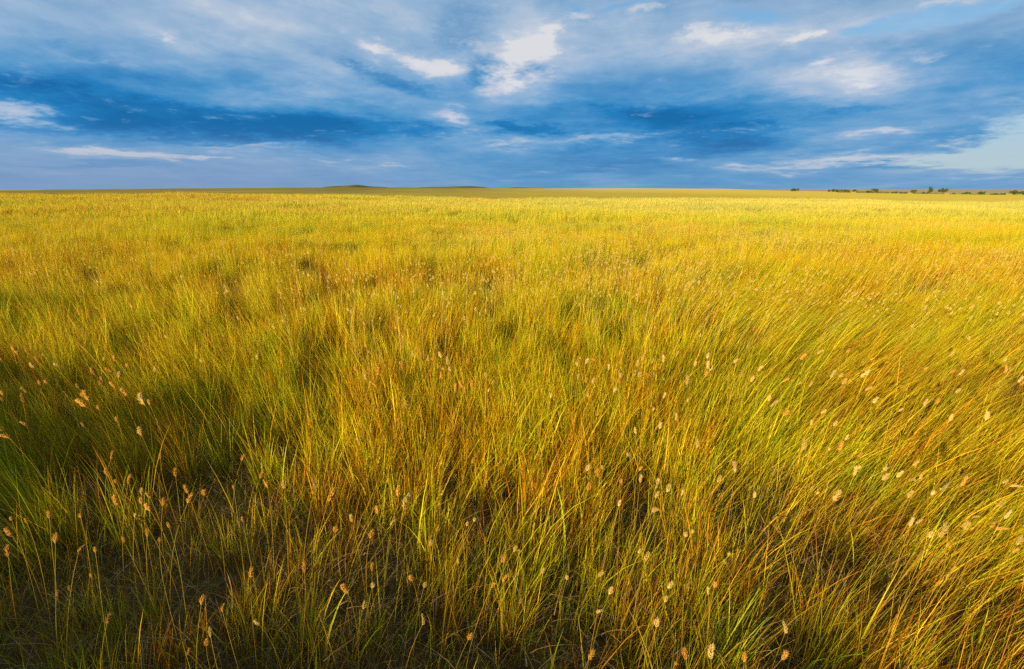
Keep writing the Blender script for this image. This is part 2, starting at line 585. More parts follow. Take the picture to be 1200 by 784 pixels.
bend[leafy_] = rng.uniform(0.15, 0.8, leafy_.sum()); rnd[leafy_] = rng.uniform(0.6, 1.0, leafy_.sum())
V, Q, T, r_, h_ = blades(x, y, ground_z(x, y) - 0.01, H, W, lx, ly, np.minimum(bend, 1.0), 4, rnd)
# short undergrowth filling the floor between the bunches
un = 200000
ux = rng.uniform(-7, 7, un); uy = rng.uniform(-1.2, 5.5, un)
ok = in_view(ux, uy, 0.6); ux, uy = ux[ok], uy[ok]; un = len(ux)
ulx, uly = lean_field(ux, uy)
V2, Q2, T2, r2, h2 = blades(ux, uy, ground_z(ux, uy) - 0.005, rng.uniform(0.04, 0.22, un), rng.uniform(0.0012, 0.0034, un), ulx + rng.normal(0, 0.45, un), uly + rng.normal(0, 0.45, un),
                            np.minimum(np.abs(rng.normal(0.25, 0.3, un)), 1), 3, rng.random(un) * 0.9)
Q = np.concatenate([Q, Q2 + len(V)]); T = np.concatenate([T, T2 + len(V)])
V = np.concatenate([V, V2]); r_ = np.concatenate([r_, r2]); h_ = np.concatenate([h_, h2])
print('near blades', n, un)
near_me = mesh_from_np('grass', V, Q, T, {'rnd': ('FLOAT', r_), 'h': ('FLOAT', h_)}, smooth=True)
near = obj('grass', near_me, GRASS)
tag(near, 'dense green and golden prairie grass standing over the near ground', 'grass', kind='stuff')


# beyond: bunches of blades scattered over the field
def clump_proto(k, nbl, rad, hmean, wid, nseg):
    a = rng.uniform(0, 2 * np.pi, nbl); r0 = np.sqrt(rng.random(nbl)) * rad
    x = np.cos(a) * r0; y = np.sin(a) * r0
    lx = rng.normal(0, 0.2, nbl) + np.cos(a) * 0.06; ly = rng.normal(0, 0.2, nbl) + np.sin(a) * 0.06
    H = hmean * np.clip(rng.normal(0.88, 0.30, nbl), 0.3, 1.45)
    W = wid * rng.uniform(0.6, 1.4, nbl)
    rnd = np.clip(0.35 * rng.random() + 0.65 * rng.random(nbl), 0, 1)
    V, Q, T, r_, h_ = blades(x, y, np.zeros(nbl) - 0.02, H, W, lx, ly, np.abs(rng.normal(0.04, 0.17, nbl)), nseg, rnd)
    me = mesh_from_np('grass_bunch', V, Q, T, {'rnd': ('FLOAT', r_), 'h': ('FLOAT', h_)}, smooth=True)
    me.materials.append(GRASS)
    return bpy.data.objects.new('grass_bunch', me)      # lives only inside the scatter


def scatter(name, protos, x, y, tiltx, tilty, sc):
    n = len(x)
    pts = np.stack([x, y, ground_z(x, y)], -1)
    rot = np.stack([-tilty, tiltx, np.zeros(n)], -1)
    spin = rng.uniform(0, 2 * np.pi, n)
    # tilt applied about world axes after a spin about Z: keep the spin in Z and turn the tilt into the spun frame
    c, s = np.cos(-spin), np.sin(-spin)
    rx = rot[:, 0] * c - rot[:, 1] * s; ry = rot[:, 0] * s + rot[:, 1] * c
    rot = np.stack([rx, ry, spin], -1)
    me = mesh_from_np(name, pts, attrs={'rot': ('FLOAT_VECTOR', rot), 'scl': ('FLOAT_VECTOR', sc), 'idx': ('INT', rng.integers(0, len(protos), n))})
    o = obj(name, me)
    ng = bpy.data.node_groups.new(name + '_scatter', 'GeometryNodeTree')
    ng.interface.new_socket('Geometry', in_out='INPUT', socket_type='NodeSocketGeometry')
    ng.interface.new_socket('Geometry', in_out='OUTPUT', socket_type='NodeSocketGeometry')
    N, L = ng.nodes, ng.links
    gi = N.new('NodeGroupInput'); go = N.new('NodeGroupOutput')
    inst = N.new('GeometryNodeInstanceOnPoints')
    jn = N.new('GeometryNodeJoinGeometry')
    for p in protos:
        oi = N.new('GeometryNodeObjectInfo')
        oi.inputs['Object'].default_value = p
        oi.inputs['As Instance'].default_value = True
        L.new(oi.outputs['Geometry'], jn.inputs[0])
    at = {}
    for nm, ty in (('rot', 'FLOAT_VECTOR'), ('scl', 'FLOAT_VECTOR'), ('idx', 'INT')):
        a = N.new('GeometryNodeInputNamedAttribute'); a.data_type = ty
        a.inputs['Name'].default_value = nm
        at[nm] = [q for q in a.outputs if q.enabled][0]
    er = N.new('FunctionNodeEulerToRotation')
    L.new(at['rot'], er.inputs[0])
    L.new(gi.outputs[0], inst.inputs['Points'])
    L.new(jn.outputs[0], inst.inputs['Instance'])
    inst.inputs['Pick Instance'].default_value = True
    L.new(at['idx'], inst.inputs['Instance Index'])
    L.new(er.outputs[0], inst.inputs['Rotation'])
    L.new(at['scl'], inst.inputs['Scale'])
    L.new(inst.outputs[0], go.inputs[0])
    md = o.modifiers.new('scatter', 'NODES'); md.node_group = ng
    return o


def rand_field(density, y0, y1, pad):
    xm = 1.02 * (y1 + 1.2) + pad
    n = int(density * 2 * xm * (y1 - y0))
    x = rng.uniform(-xm, xm, n); y = rng.uniform(y0, y1, n)
    ok = in_view(x, y, pad)
    return x[ok], y[ok]


mid_protos = [clump_proto(k, 90, 0.16, 0.38, 0.0036, 3) for k in range(10)]
x, y = rand_field(24, NEAR, 24, 1.5)
hv = fbm(x * 0.55 + 3, y * 0.55 + 70, 3); gp = 0.5 * fbm(x * 0.6 + 40, y * 0.6 + 13, 3) + 0.5 * fbm(x * 1.7 + 4, y * 1.7 + 3, 2)
ok = rng.random(len(x)) < np.clip(0.12 + (gp - 0.34) * 5.5, 0.14, 1)
x, y, hv = x[ok], y[ok], hv[ok]
# and over the low bank added out of view, to fray its shadow edge
bs = rng.uniform(4.2, 9.5, 1100); bt = rng.uniform(-13, 13, 1100)
sx_, sy_ = math.sin(R(SUN_AZ)), math.cos(R(SUN_AZ))
x = np.concatenate([x, bs * sx_ - bt * sy_]); y = np.concatenate([y, bs * sy_ + bt * sx_])
hv = np.concatenate([hv, rng.uniform(0.15, 0.75, 1100)])
lx, ly = lean_field(x, y)
s = (0.58 + 1.15 * (hv - 0.2)) * rng.uniform(0.8, 1.2, len(x))
mid = scatter('meadow_grass', mid_protos, x, y, np.arctan(lx), np.arctan(ly) * 0 - np.arctan(ly), np.stack([0.9 + 0 * s, 0.9 + 0 * s, s], -1))
tag(mid, 'golden green prairie grass across the middle of the field', 'grass', kind='stuff')
print('mid clumps', len(x))

far_protos = [clump_proto(k, 70, 0.34, 0.42, 0.012, 2) for k in range(8)]
x, y = rand_field(4.4, 23, FIELD_END + 4, 4)
ok = rng.random(len(x)) > 0.93 * sstep(86, FIELD_END + 4, y + 14 * (fbm(x * 0.05, y * 0.05 + 7, 3) - 0.5))
x, y = x[ok], y[ok]
hv = fbm(x * 0.22 + 3, y * 0.22 + 70, 3)
s = (0.52 + 1.35 * (hv - 0.2)) * rng.uniform(0.75, 1.25, len(x))
w = 1 + np.maximum(y - 30, 0) * 0.012
lx, ly = lean_field(x, y)
farg = scatter('far_meadow_grass', far_protos, x, y, np.arctan(lx), -np.arctan(ly), np.stack([w, w, s], -1))
tag(farg, 'bright yellow prairie grass reaching to the far edge of the field', 'grass', kind='stuff')
print('far clumps', len(x))


# ------------------------------------------------------------------ dead litter on the ground
nl = 24000
x = rng.uniform(-5, 5, nl * 2); y = rng.uniform(-0.6, 4.5, nl * 2)
pts = []
for (qx, qy, rad, cnt) in ((395, 690, 0.16, 170), (945, 655, 0.24, 260), (680, 765, 0.2, 140), (100, 395, .5, 300), (315, 350, .5, 220), (890, 585, .16, 100), (830, 760, .2, 120)):
    s = at_height(qx, qy, 0.12)
    pts.append(np.stack([rng.normal(s.x, rad, cnt), rng.normal(s.y, rad, cnt)], -1))
px_, py_ = np.concatenate(pts).T
ok = in_view(x, y, 0.5)
x = np.concatenate([x[ok], px_]); y = np.concatenate([y[ok], py_])
n = len(x)
special = np.arange(n) >= ok.sum()
H = rng.uniform(0.03, 0.16, n); W = rng.uniform(0.0014, 0.0048, n)
a = rng.uniform(0, 2 * np.pi, n); tl = rng.uniform(0.8, 4.0, n)
z0 = ground_z(x, y) + np.where(special, rng.uniform(0.02, 0.22, n), rng.uniform(0.0, 0.06, n))
V, Q, T, r_, h_ = blades(x, y, z0, H, W, np.cos(a) * tl, np.sin(a) * tl, rng.uniform(0, 1.0, n), 4, rng.random(n))
lit = obj('dead_grass', mesh_from_np('dead_grass', V, Q, T, smooth=True), STRAW)
tag(lit, 'pale dead grass litter lying between the bunches near the camera', 'dead grass', kind='stuff')


# ------------------------------------------------------------------ seed heads
def seed_head(L, Rw, profile, curve, nspk, fuzz, simple=False):
    """a spike of overlapping husks spiralled round its axis; base at the origin, tip along +Z"""
    V, F = [], []
    if not simple:                      # the packed inside of the spike
        S, K = 7, 7
        for i in range(S):
            f = i / (S - 1)
            r = max(0.0004, Rw * 0.72 * profile(max(0.02, min(f, 0.98))))
            for k in range(K):
                a = k * 2 * math.pi / K
                V.append(Vector((curve * L * f * f + math.cos(a) * r, math.sin(a) * r, L * f * 0.93)))
        for i in range(S - 1):
            for k in range(K):
                p, q = i * K + k, i * K + (k + 1) % K
                F += [(p, q, q + K), (p, q + K, p + K)]
    for k in range(nspk):
        f = (k + 0.5) / nspk
        r = Rw * profile(f) * random.uniform(0.7, 1.15)
        a = k * 2.39996 + random.uniform(-0.25, 0.25)
        c = Vector((curve * L * f * f, 0, L * f * 0.93))
        out = Vector((math.cos(a), math.sin(a), 0))
        up = Vector((2 * curve * f, 0, 1)).normalized()
        ax = (up * 1.0 + out * random.uniform(0.2, 0.75)).normalized()
        sd = ax.cross(out).normalized()
        ln = L * 0.25 * random.uniform(0.85, 1.25) * (1.0 if f < 0.85 else 0.75)
        wd = (ln * 0.13 + Rw * 0.10) * (2.0 if simple else 1.0)
        p0 = c + out * r * 0.25
        p1 = c + out * r * 0.85 + ax * ln * 0.42
        tip = c + out * r * 0.8 + ax * ln * (1.0 + fuzz * random.random())
        b = len(V)
        V += [p0, p1 - sd * wd, p1 + out * wd * 0.55, p1 + sd * wd, p1 - out * wd * 0.5, tip]
        F += [(b, b + 2, b + 1), (b, b + 3, b + 2), (b, b + 4, b + 3), (b, b + 1, b + 4),
              (b + 5, b + 1, b + 2), (b + 5, b + 2, b + 3), (b + 5, b + 3, b + 4), (b + 5, b + 4, b + 1)]
    return np.array([tuple(v) for v in V]), np.array(F)


plump = lambda f: (math.sin(math.pi * min(1, (f * 0.86 + 0.14))) ** 0.75) * (1.15 - 0.75 * f)
slim = lambda f: 0.75 * math.sin(math.pi * (0.12 + 0.8 * f)) ** 0.5
ball = lambda f: math.sin(math.pi * (0.08 + 0.84 * f)) ** 0.7
KINDS = {
    'plump': [(0.036, 0.0080, plump, 0.05, 44, 0.4), (0.032, 0.0085, plump, -0.06, 40, 0.5), (0.041, 0.0082, plump, 0.10, 46, 0.3)],
    'slender': [(0.046, 0.0040, slim, 0.10, 50, 0.5), (0.054, 0.0044, slim, -0.15, 54, 0.4)],
    'curved': [(0.042, 0.0062, plump, 0.45, 46, 0.4), (0.038, 0.0060, slim, -0.55, 44, 0.4)],
    'rounded': [(0.025, 0.0085, ball, 0.08, 34, 0.4), (0.022, 0.0078, ball, -0.05, 32, 0.3)],
}
HEADS = {}
for kn, lst in KINDS.items():
    for i, a in enumerate(lst):
        V, F = seed_head(a[0], a[1], a[2], a[3], int(a[4] * 1.7), a[5] + 0.5)
        for cn, mt in (('pale', SEED_PALE), ('amber', SEED_AMBER)):
            me = mesh_from_np('seed_head', V, None, F)
            me.materials.append(mt)
            HEADS[(kn, i, cn)] = me


def stem_mesh(base, tip, tipdir, r0, r1, leaf):
    """a tapering stalk from base to tip (local to the base) with one narrow leaf"""
    p0 = Vector((0, 0, 0)); p3 = tip - base
    ln = p3.length
    p1 = Vector((p3.x * 0.12, p3.y * 0.12, ln * 0.4)); p2 = p3 - tipdir * ln * 0.30
    V, Q, T = [], [], []
    S = 9
    for i in range(S):
        t = i / (S - 1)
        c = p0 * (1 - t) ** 3 + p1 * 3 * t * (1 - t) ** 2 + p2 * 3 * t * t * (1 - t) + p3 * t ** 3
        r = r0 + (r1 - r0) * t
        if i in (3, 6): r *= 1.25          # nodes on the stalk
        for k in range(5):
            a = k * 2 * math.pi / 5
            V.append((c.x + math.cos(a) * r, c.y + math.sin(a) * r, c.z))
        if i:
            b = (i - 1) * 5
            for k in range(5):
                Q.append((b + k, b + (k + 1) % 5, b + 5 + (k + 1) % 5, b + 5 + k))
    return mesh_from_np('stem', np.array(V), Q, smooth=True)


PIX = """125,556 130,538 188,537 206,559 137,566 150,567 166,579 166,590 176,598 191,592 176,583 139,592 158,606 168,610 221,579 220,589 241,580 274,573 283,540 305,560 314,572 333,572 369,571 385,588 285,611 392,624 14,610 32,613 58,607 95,607 14,628 65,636 92,648 112,647 146,635 10,653 108,676 67,698 82,692 125,732 236,708 294,677 357,671 261,717 304,732 247,747 242,756 222,767 199,619 173,628 187,635
454,534 553,543 456,566 466,581 479,584 473,596 443,602 458,616 413,612 434,630 436,669 408,696 436,689 426,713 483,680 497,688 549,749 495,732 512,623 504,640 547,616 555,611 602,646 608,646 588,658 537,662 576,689 590,682 635,671 664,679 701,676 714,696 700,719 769,734 690,773 791,779 779,705 783,689 688,551 701,558 706,550 728,566 738,542 749,551 750,566 725,593 768,573 782,576 768,584 689,574 764,600 756,658 748,648 798,581
817,524 860,547 861,554 841,565 990,516 983,529 1005,536 1005,549 1000,558 1035,552 1051,559 1034,562 1069,546 1078,561 1065,563 1124,555 1126,570 1091,580 1102,574 1064,583 1175,566 1184,570 1169,593 1177,608 1168,621 1160,619 1140,607 1073,614 1066,618 1106,617 1130,621 1099,630 1089,630 1109,640 1192,638 1187,647 950,574 957,579 976,587 946,540 884,583 853,651 849,661 830,697 837,688 916,773 872,775 920,742 803,629 811,625 833,772 804,772
5,408 9,404 21,416 32,413 42,410 47,425 41,431 52,417 52,401 71,407 2,422 48,452 57,450 33,461 4,464 4,470 30,473 31,499 4,506 12,514 93,455 98,465 104,470 102,477 111,439 119,445 121,453 125,434 133,436 134,423 139,442 136,455 152,430 150,465 116,480 99,500 138,494 176,475 170,475 166,510
414,405 422,417 436,398 447,409 441,398 455,408 432,414 446,420 451,430 469,409 469,427 472,434 487,413 484,419 505,410 509,411 508,423 517,419 502,423 514,431 520,434 525,428 528,435 526,442 540,434 549,396 544,413 518,444 494,418 417,434 443,439 442,454 569,442 576,450 554,457 543,455 533,459 572,459 548,426 475,478 420,517 435,507 429,446
705,393 697,410 680,421 686,426 677,429 696,423 677,443 687,449 717,405 723,401 745,402 752,422 743,440 749,442 772,439 765,442 763,427 746,429 793,417 777,425 781,410 791,394 827,441 832,434 814,429 804,451 777,446 727,443 726,450 719,459 689,465 792,493 773,502 745,509 645,466 765,481 777,467 713,434 735,409 829,420 805,470 695,449
1060,401 1173,383 1187,377 1147,409 1112,417 1122,405 1177,437 1192,448 1195,452 938,422 983,400 917,448 900,470 903,477 935,451 948,453 880,447 888,435 867,442 830,433 860,425 962,485 950,498 983,442 987,450 1020,422 1023,472 1097,472 1083,475 1053,482 1113,437 1123,440 1083,433 1155,492 1113,493 1120,460 992,413 958,415 1013,458 973,443 1008,442 918,487 977,499 971,528 940,528"""
PIX = [tuple(float(v) for v in p.split(',')) for p in PIX.split()]
PIX.sort(key=lambda p: -p[1])
PIX = PIX[:300]
used = {}
LOOK = {('plump', 'pale'): 'plump cream seed head', ('plump', 'amber'): 'plump orange-brown seed head', ('slender', 'pale'): 'slender cream seed head',
        ('slender', 'amber'): 'slender orange-brown seed head', ('curved', 'pale'): 'curved cream seed head', ('curved', 'amber'): 'curved orange-brown seed head',
        ('rounded', 'pale'): 'rounded cream seed head', ('rounded', 'amber'): 'rounded orange-brown seed head'}


def region(px, py):
    h = 'left' if px < 400 else 'right' if px >= 800 else 'centre'
    if py > 640: return {'left': 'in dark grass low on the left', 'centre': 'in dark grass low in the middle', 'right': 'in combed grass low on the right'}[h]
    if py > 520: return {'left': 'over dark grass on the left', 'centre': 'over mixed grass in the middle', 'right': 'over wind-combed grass on the right'}[h]
    return {'left': 'over leaning green grass on the left', 'centre': 'over upright golden grass in the middle', 'right': 'over golden grass on the right'}[h]


FIX = {(304, 732): ('plump', 'pale'), (222, 767): ('curved', 'amber'), (247, 747): ('slender', 'pale'), (125, 732): ('slender', 'amber'), (769, 734): ('plump', 'pale'), (830, 697): ('slender', 'pale'),
       (700, 719): ('curved', 'pale'), (701, 676): ('slender', 'pale'), (664, 679): ('plump', 'pale'), (635, 671): ('plump', 'pale'), (576, 689): ('slender', 'amber'), (590, 682): ('curved', 'amber'),
       (853, 651): ('rounded', 'pale'), (479, 584): ('plump', 'pale'), (497, 688): ('plump', 'pale'), (369, 571): ('curved', 'pale'), (206, 559): ('slender', 'amber'), (92, 648): ('curved', 'amber'),
       (1106, 617): ('rounded', 'pale'), (1168, 621): ('curved', 'amber'), (1124, 555): ('rounded', 'amber'), (1051, 559): ('plump', 'pale'), (916, 773): ('slender', 'amber'), (690, 773): ('slender', 'amber'),
       (436, 669): ('slender', 'amber'), (483, 680): ('plump', 'amber'), (950, 574): ('curved', 'pale')}
for (px, py) in PIX:
    zt = 0.47 + random.uniform(-0.07, 0.07)
    if py > 640: zt -= 0.08
    tip = at_height(px, py, zt)
    gz = float(ground_z(tip.x, tip.y))
    tip.z += gz * 0.9
    lx, ly = lean_field(np.array(tip.x), np.array(tip.y))
    lx = float(lx) * 0.8 + random.gauss(0, 0.13); ly = float(ly) + random.gauss(0, 0.12)
    base = Vector((tip.x - lx * zt * 0.75, tip.y - ly * zt * 0.75, 0))
    base.z = float(ground_z(base.x, base.y)) - 0.01
    if (px, py) in FIX: kind, colr = FIX[(px, py)]
    else:
        kind = random.choices(['plump', 'slender', 'curved', 'rounded'], [0.45, 0.22, 0.18, 0.15])[0]
        colr = 'amber' if random.random() < (0.85 if px < 400 else 0.55 if px < 560 else 0.25) else 'pale'
    td = Vector((lx * 1.5 + random.gauss(0, 0.12), ly * 1.5 + random.gauss(0, 0.12), 1)).normalized()
    root = bpy.data.objects.new('seed_stalk', None)
    COL.objects.link(root)
    root.location = base
    root.rotation_euler = (0, 0, 0)
    key = f"{round(px / 12)}% across, {round(py / 7.84)}% down"
    lab = f"{LOOK[(kind, colr)]} {region(px, py)}, {key}"
    tries = [(a, b) for a in KINDS for b in ('pale', 'amber')]
    random.shuffle(tries)
    while lab in used and tries:                     # two neighbours never look alike
        kind, colr = tries.pop()
        lab = f"{LOOK[(kind, colr)]} {region(px, py)}, {key}"
    var = random.randrange(len(KINDS[kind]))
    used[lab] = 1
    tag(root, lab, 'seed stalk', 'seed heads on stalks above the near grass')
    obj('stem', stem_mesh(base, tip, td, 0.0010, 0.0006, True), STEM, root)
    hd = obj('seed_head', HEADS[(kind, var, colr)], None, root, tip - base)
    q = td.to_track_quat('Z', 'Y')
    hd.rotation_mode = 'QUATERNION'
    from mathutils import Quaternion
    hd.rotation_quaternion = q @ Quaternion((0, 0, 1), random.uniform(0, 6.28))
    sc = random.uniform(0.52, 0.95) * (1.2 if py < 480 else 0.98 if py < 600 else 0.80)
    hd.scale = (sc, sc, sc)

# the countless smaller heads beyond, one mass
nh = 15000
x = rng.uniform(-24, 24, nh * 3); y = rng.uniform(2.9, 22, nh * 3)
ok = in_view(x, y, 1.0) & (rng.random(nh * 3) < np.clip((fbm(x * 0.5 + 80, y * 0.5, 3) - 0.36) * 4, 0.06, 1) * np.clip(0.30 + 0.70 * sstep(-5, 3, x), 0, 1))
ok &= (y > 4.3) | (rng.random(nh * 3) < 0.10)
x, y = x[ok], y[ok]
n = len(x)
hv, hf = seed_head(0.034, 0.0058, plump, 0.12, 14, 0.6, True)
Vs, Ts = [], []
lx, ly = lean_field(x, y)
hz = 0.40 + 0.18 * rng.random(n) + 0.10 * (fbm(x * 0.55 + 3, y * 0.55 + 70, 3) - 0.5)
gz = ground_z(x, y)
for i in range(n):
    td = Vector((lx[i] * 1.4 + rng.normal(0, .25), ly[i] + rng.normal(0, .25), 1)).normalized()
    M = np.array(td.to_track_quat('Z', 'Y').to_matrix()) * rng.uniform(0.6, 1.15)
    tipp = np.array([x[i], y[i], gz[i] + hz[i]])
    Vs.append(hv @ M.T + tipp)
V = np.concatenate(Vs)
T = (hf[None] + (np.arange(n) * len(hv))[:, None, None]).reshape(-1, 3)
fh = obj('seed_heads', mesh_from_np('seed_heads', V, None, T), SEED_PALE)
# their stalks
lxs = lx * 0.8
V, Q, T, r_, h_ = blades(x - lxs * hz * .75, y - ly * hz * .75, gz - 0.01, hz * 1.02, np.full(n, 0.0022), lxs, ly, np.full(n, 0.02), 2, rng.random(n) * 0.5)
me = fh.data
import bmesh
bm = bmesh.new(); bm.from_mesh(me)
vs = [bm.verts.new(v) for v in V]
for q in list(Q) + list(T): bm.faces.new([vs[i] for i in q])
bm.to_mesh(me); bm.free()
tag(fh, 'mass of small cream seed heads scattered over the middle field', 'seed heads', kind='stuff')
print('far heads', n)


# ------------------------------------------------------------------ sun
sd = bpy.data.lights.new('sun', 'SUN')
sd.energy = 5.0
sd.angle = R(0.5)
sd.color = (1.0, 0.80, 0.47)
sun = bpy.data.objects.new('sun', sd)
az = R(SUN_AZ); el = R(SUN_EL)
to_sun = Vector((math.sin(az) * math.cos(el), math.cos(az) * math.cos(el), math.sin(el)))
sun.rotation_euler = (-to_sun).to_track_quat('-Z', 'Y').to_euler()
sun.location = to_sun * 50
COL.objects.link(sun)

# ------------------------------------------------------------------ sky with clouds
world = bpy.data.worlds.new('World')
scene.world = world
world.use_nodes = True
world.node_tree.nodes.clear()
t = NT(world.node_tree)
out = t.new('ShaderNodeOutputWorld')
bg = t.new('ShaderNodeBackground')
bg.inputs['Strength'].default_value = 0.1
t.l.new(bg.outputs[0], out.inputs[0])
sky = t.new('ShaderNodeTexSky')
sky.sky_type = 'NISHITA'
sky.sun_disc = False
sky.sun_elevation = el
sky.sun_rotation = az
sky.air_density = 1.0; sky.dust_density = 0.6; sky.ozone_density = 2.0
D = t.new('ShaderNodeTexCoord').outputs['Generated']
sp = t.new('ShaderNodeSeparateXYZ'); t.l.new(D, sp.inputs[0])
azm = t.math('ARCTAN2', sp.outputs[0], sp.outputs[1])
elv = t.math('ARCSINE', sp.outputs[2])
ae = t.new('ShaderNodeCombineXYZ'); t.l.new(azm, ae.inputs[0]); t.l.new(elv, ae.inputs[1])
# flat cloud deck seen in perspective
zz = t.math('ADD', t.math('MAXIMUM', sp.outputs[2], 0.0), 0.20)
deck = t.new('ShaderNodeCombineXYZ')
t.l.new(t.math('DIVIDE', sp.outputs[0], zz), deck.inputs[0])
t.l.new(t.math('DIVIDE', sp.outputs[1], zz), deck.inputs[1])
deck = deck.outputs[0]
deck_w = t.vmath('MULTIPLY', deck, (0.55, 1.0, 1.0))
nA = t.noise(deck_w, 1.3, 8, 0.58, 0.6)
nB = t.noise(t.vmath('ADD', deck_w, (7.3, 2.1, 0)), 4.5, 8, 0.62, 0.3)
# billowing warp of the large masses
lg = t.new('ShaderNodeCombineXYZ')
t.l.new(azm, lg.inputs[0])
t.l.new(t.math('MULTIPLY', t.math('LOGARITHM', t.math('ADD', t.math('MAXIMUM', elv, -0.02), 0.06), 2.718), 0.62), lg.inputs[1])
wn = t.noise(lg.outputs[0], 6.0, 9, 0.65)
nC = t.noise(lg.outputs[0], 7.0, 10, 0.60, 0.4)
nD = t.noise(t.vmath('ADD', lg.outputs[0], (3.1, 5.7, 0)), 20.0, 8, 0.65, 0.2)
wv = t.vmath('MULTIPLY', t.vmath('SUBTRACT', wn.outputs['Color'], (0.5, 0.5, 0.5)), (0.20, 0.065, 0))
aew = t.vmath('ADD', ae.outputs[0], wv)


def blob_sum(blobs, start):
    acc = start
    for (px, py, sx, sy, rot, amt) in blobs:
        d = ray(px, py).normalized()
        a0, e0 = math.atan2(d.x, d.y), math.asin(d.z)
        k = 1 / FPX / 1.12
        mp = t.new('ShaderNodeMapping', vector_type='TEXTURE')
        mp.inputs['Location'].default_value = (a0, e0, 0)
        mp.inputs['Rotation'].default_value = (0, 0, R(rot))
        mp.inputs['Scale'].default_value = (sx * k * 1.5, sy * k * 1.5, 1)
        t.l.new(aew, mp.inputs[0])
        gr = t.new('ShaderNodeTexGradient', gradient_type='QUADRATIC_SPHERE')
        t.l.new(mp.outputs[0], gr.inputs[0])
        acc = t.math('MULTIPLY_ADD', gr.outputs['Fac'], amt, acc)
    return acc


LIGHT = [
    (180, 90, 200, 14, 0, -0.12), (470, 108, 110, 12, -8, -0.3), (300, 70, 110, 8, -14, -0.25), (350, 112, 200, 10, 0, 0.25), (620, 120, 80, 14, 0, 0.15),  # photo x, y, half width, half height, turn, brightness
    (60, 20, 260, 60, 0, 0.22), (250, 15, 180, 30, -12, 0.22), (330, 30, 160, 25, -10, 0.25),
    (20, 136, 70, 20, 0, 0.55), (190, 48, 50, 14, -15, 0.22), (380, 95, 140, 30, -12, 0.25),
    (60, 100, 170, 45, 0, -0.35), (130, 75, 160, 30, -5, -0.15),
    (250, 145, 330, 32, 0, -0.50), (380, 150, 160, 26, 0, -0.25), (60, 150, 100, 18, 0, -0.15),
    (150, 176, 230, 20, 0, 0.28), (330, 200, 330, 26, 0, 0.16), (90, 178, 45, 6, 0, 0.55), (175, 182, 40, 6, 0, 0.55), (228, 183, 18, 5, 0, 0.4),
    (60, 205, 200, 20, 0, 0.12), (280, 198, 60, 5, 0, -0.15), (110, 198, 80, 4, 0, -0.15), (275, 172, 70, 6, 0, 0.25),
    (440, 55, 60, 16, -25, 0.35), (500, 75, 80, 22, -18, 0.42), (540, 80, 45, 20, -10, 0.30), (470, 92, 90, 16, -15, 0.20),
    (480, 25, 130, 30, -12, 0.20), (420, 8, 200, 30, 0, 0.18),
    (545, 30, 60, 40, -30, -0.25), (572, 80, 32, 48, -15, -0.55), (420, 80, 70, 14, -15, -0.28), (450, 120, 100, 14, -8, -0.2),
    (610, 60, 70, 60, 25, 0.68), (600, 100, 45, 36, 0, 0.42), (640, 25, 70, 35, 0, 0.30), (560, 140, 70, 18, -8, 0.45), (520, 135, 60, 14, -8, 0.30), (560, 165, 120, 16, 0, 0.2),
    (620, 85, 18, 16, 0, -0.5),
    (600, 150, 60, 12, -10, -0.4), (700, 130, 160, 40, 0, -0.32), (800, 140, 120, 40, 0, -0.45), (850, 165, 130, 30, 0, -0.42), (680, 175, 120, 30, 0, -0.25), (760, 195, 200, 24, 0, -0.30), (690, 205, 250, 20, 0, -0.22),
    (700, 162, 90, 10, 0, 0.40), (640, 170, 50, 10, 0, 0.25), (740, 165, 60, 8, 0, 0.25), (800, 190, 70, 5, 0, 0.3),
    (830, 50, 120, 26, 5, 0.55), (720, 55, 130, 30, 0, 0.10), (920, 45, 90, 16, 0, 0.40), (1060, 25, 90, 16, 0, 0.35), (940, 100, 130, 34, -8, 0.26), (1000, 95, 90, 26, -15, 0.26), (1030, 84, 40, 10, -20, 0.2),
    (870, 75, 140, 26, 0, -0.20), (1120, 70, 160, 40, 8, -0.10), (1060, 120, 160, 24, 0, -0.16), (1160, 100, 90, 30, 10, -0.05),
    (980, 155, 70, 10, 0, 0.40), (1000, 185, 140, 12, 0, 0.55), (950, 180, 80, 8, 0, 0.35), (880, 195, 70, 9, 0, 0.40), (920, 203, 60, 6, 0, 0.30), (1100, 188, 70, 8, 5, -0.45),
    (960, 50, 220, 60, 0, 0.16), (700, 60, 120, 60, 0, 0.12), (1000, 95, 120, 30, -8, 0.25), (1050, 205, 240, 16, 0, 0.10), (1090, 160, 90, 12, 10, -0.2),
]
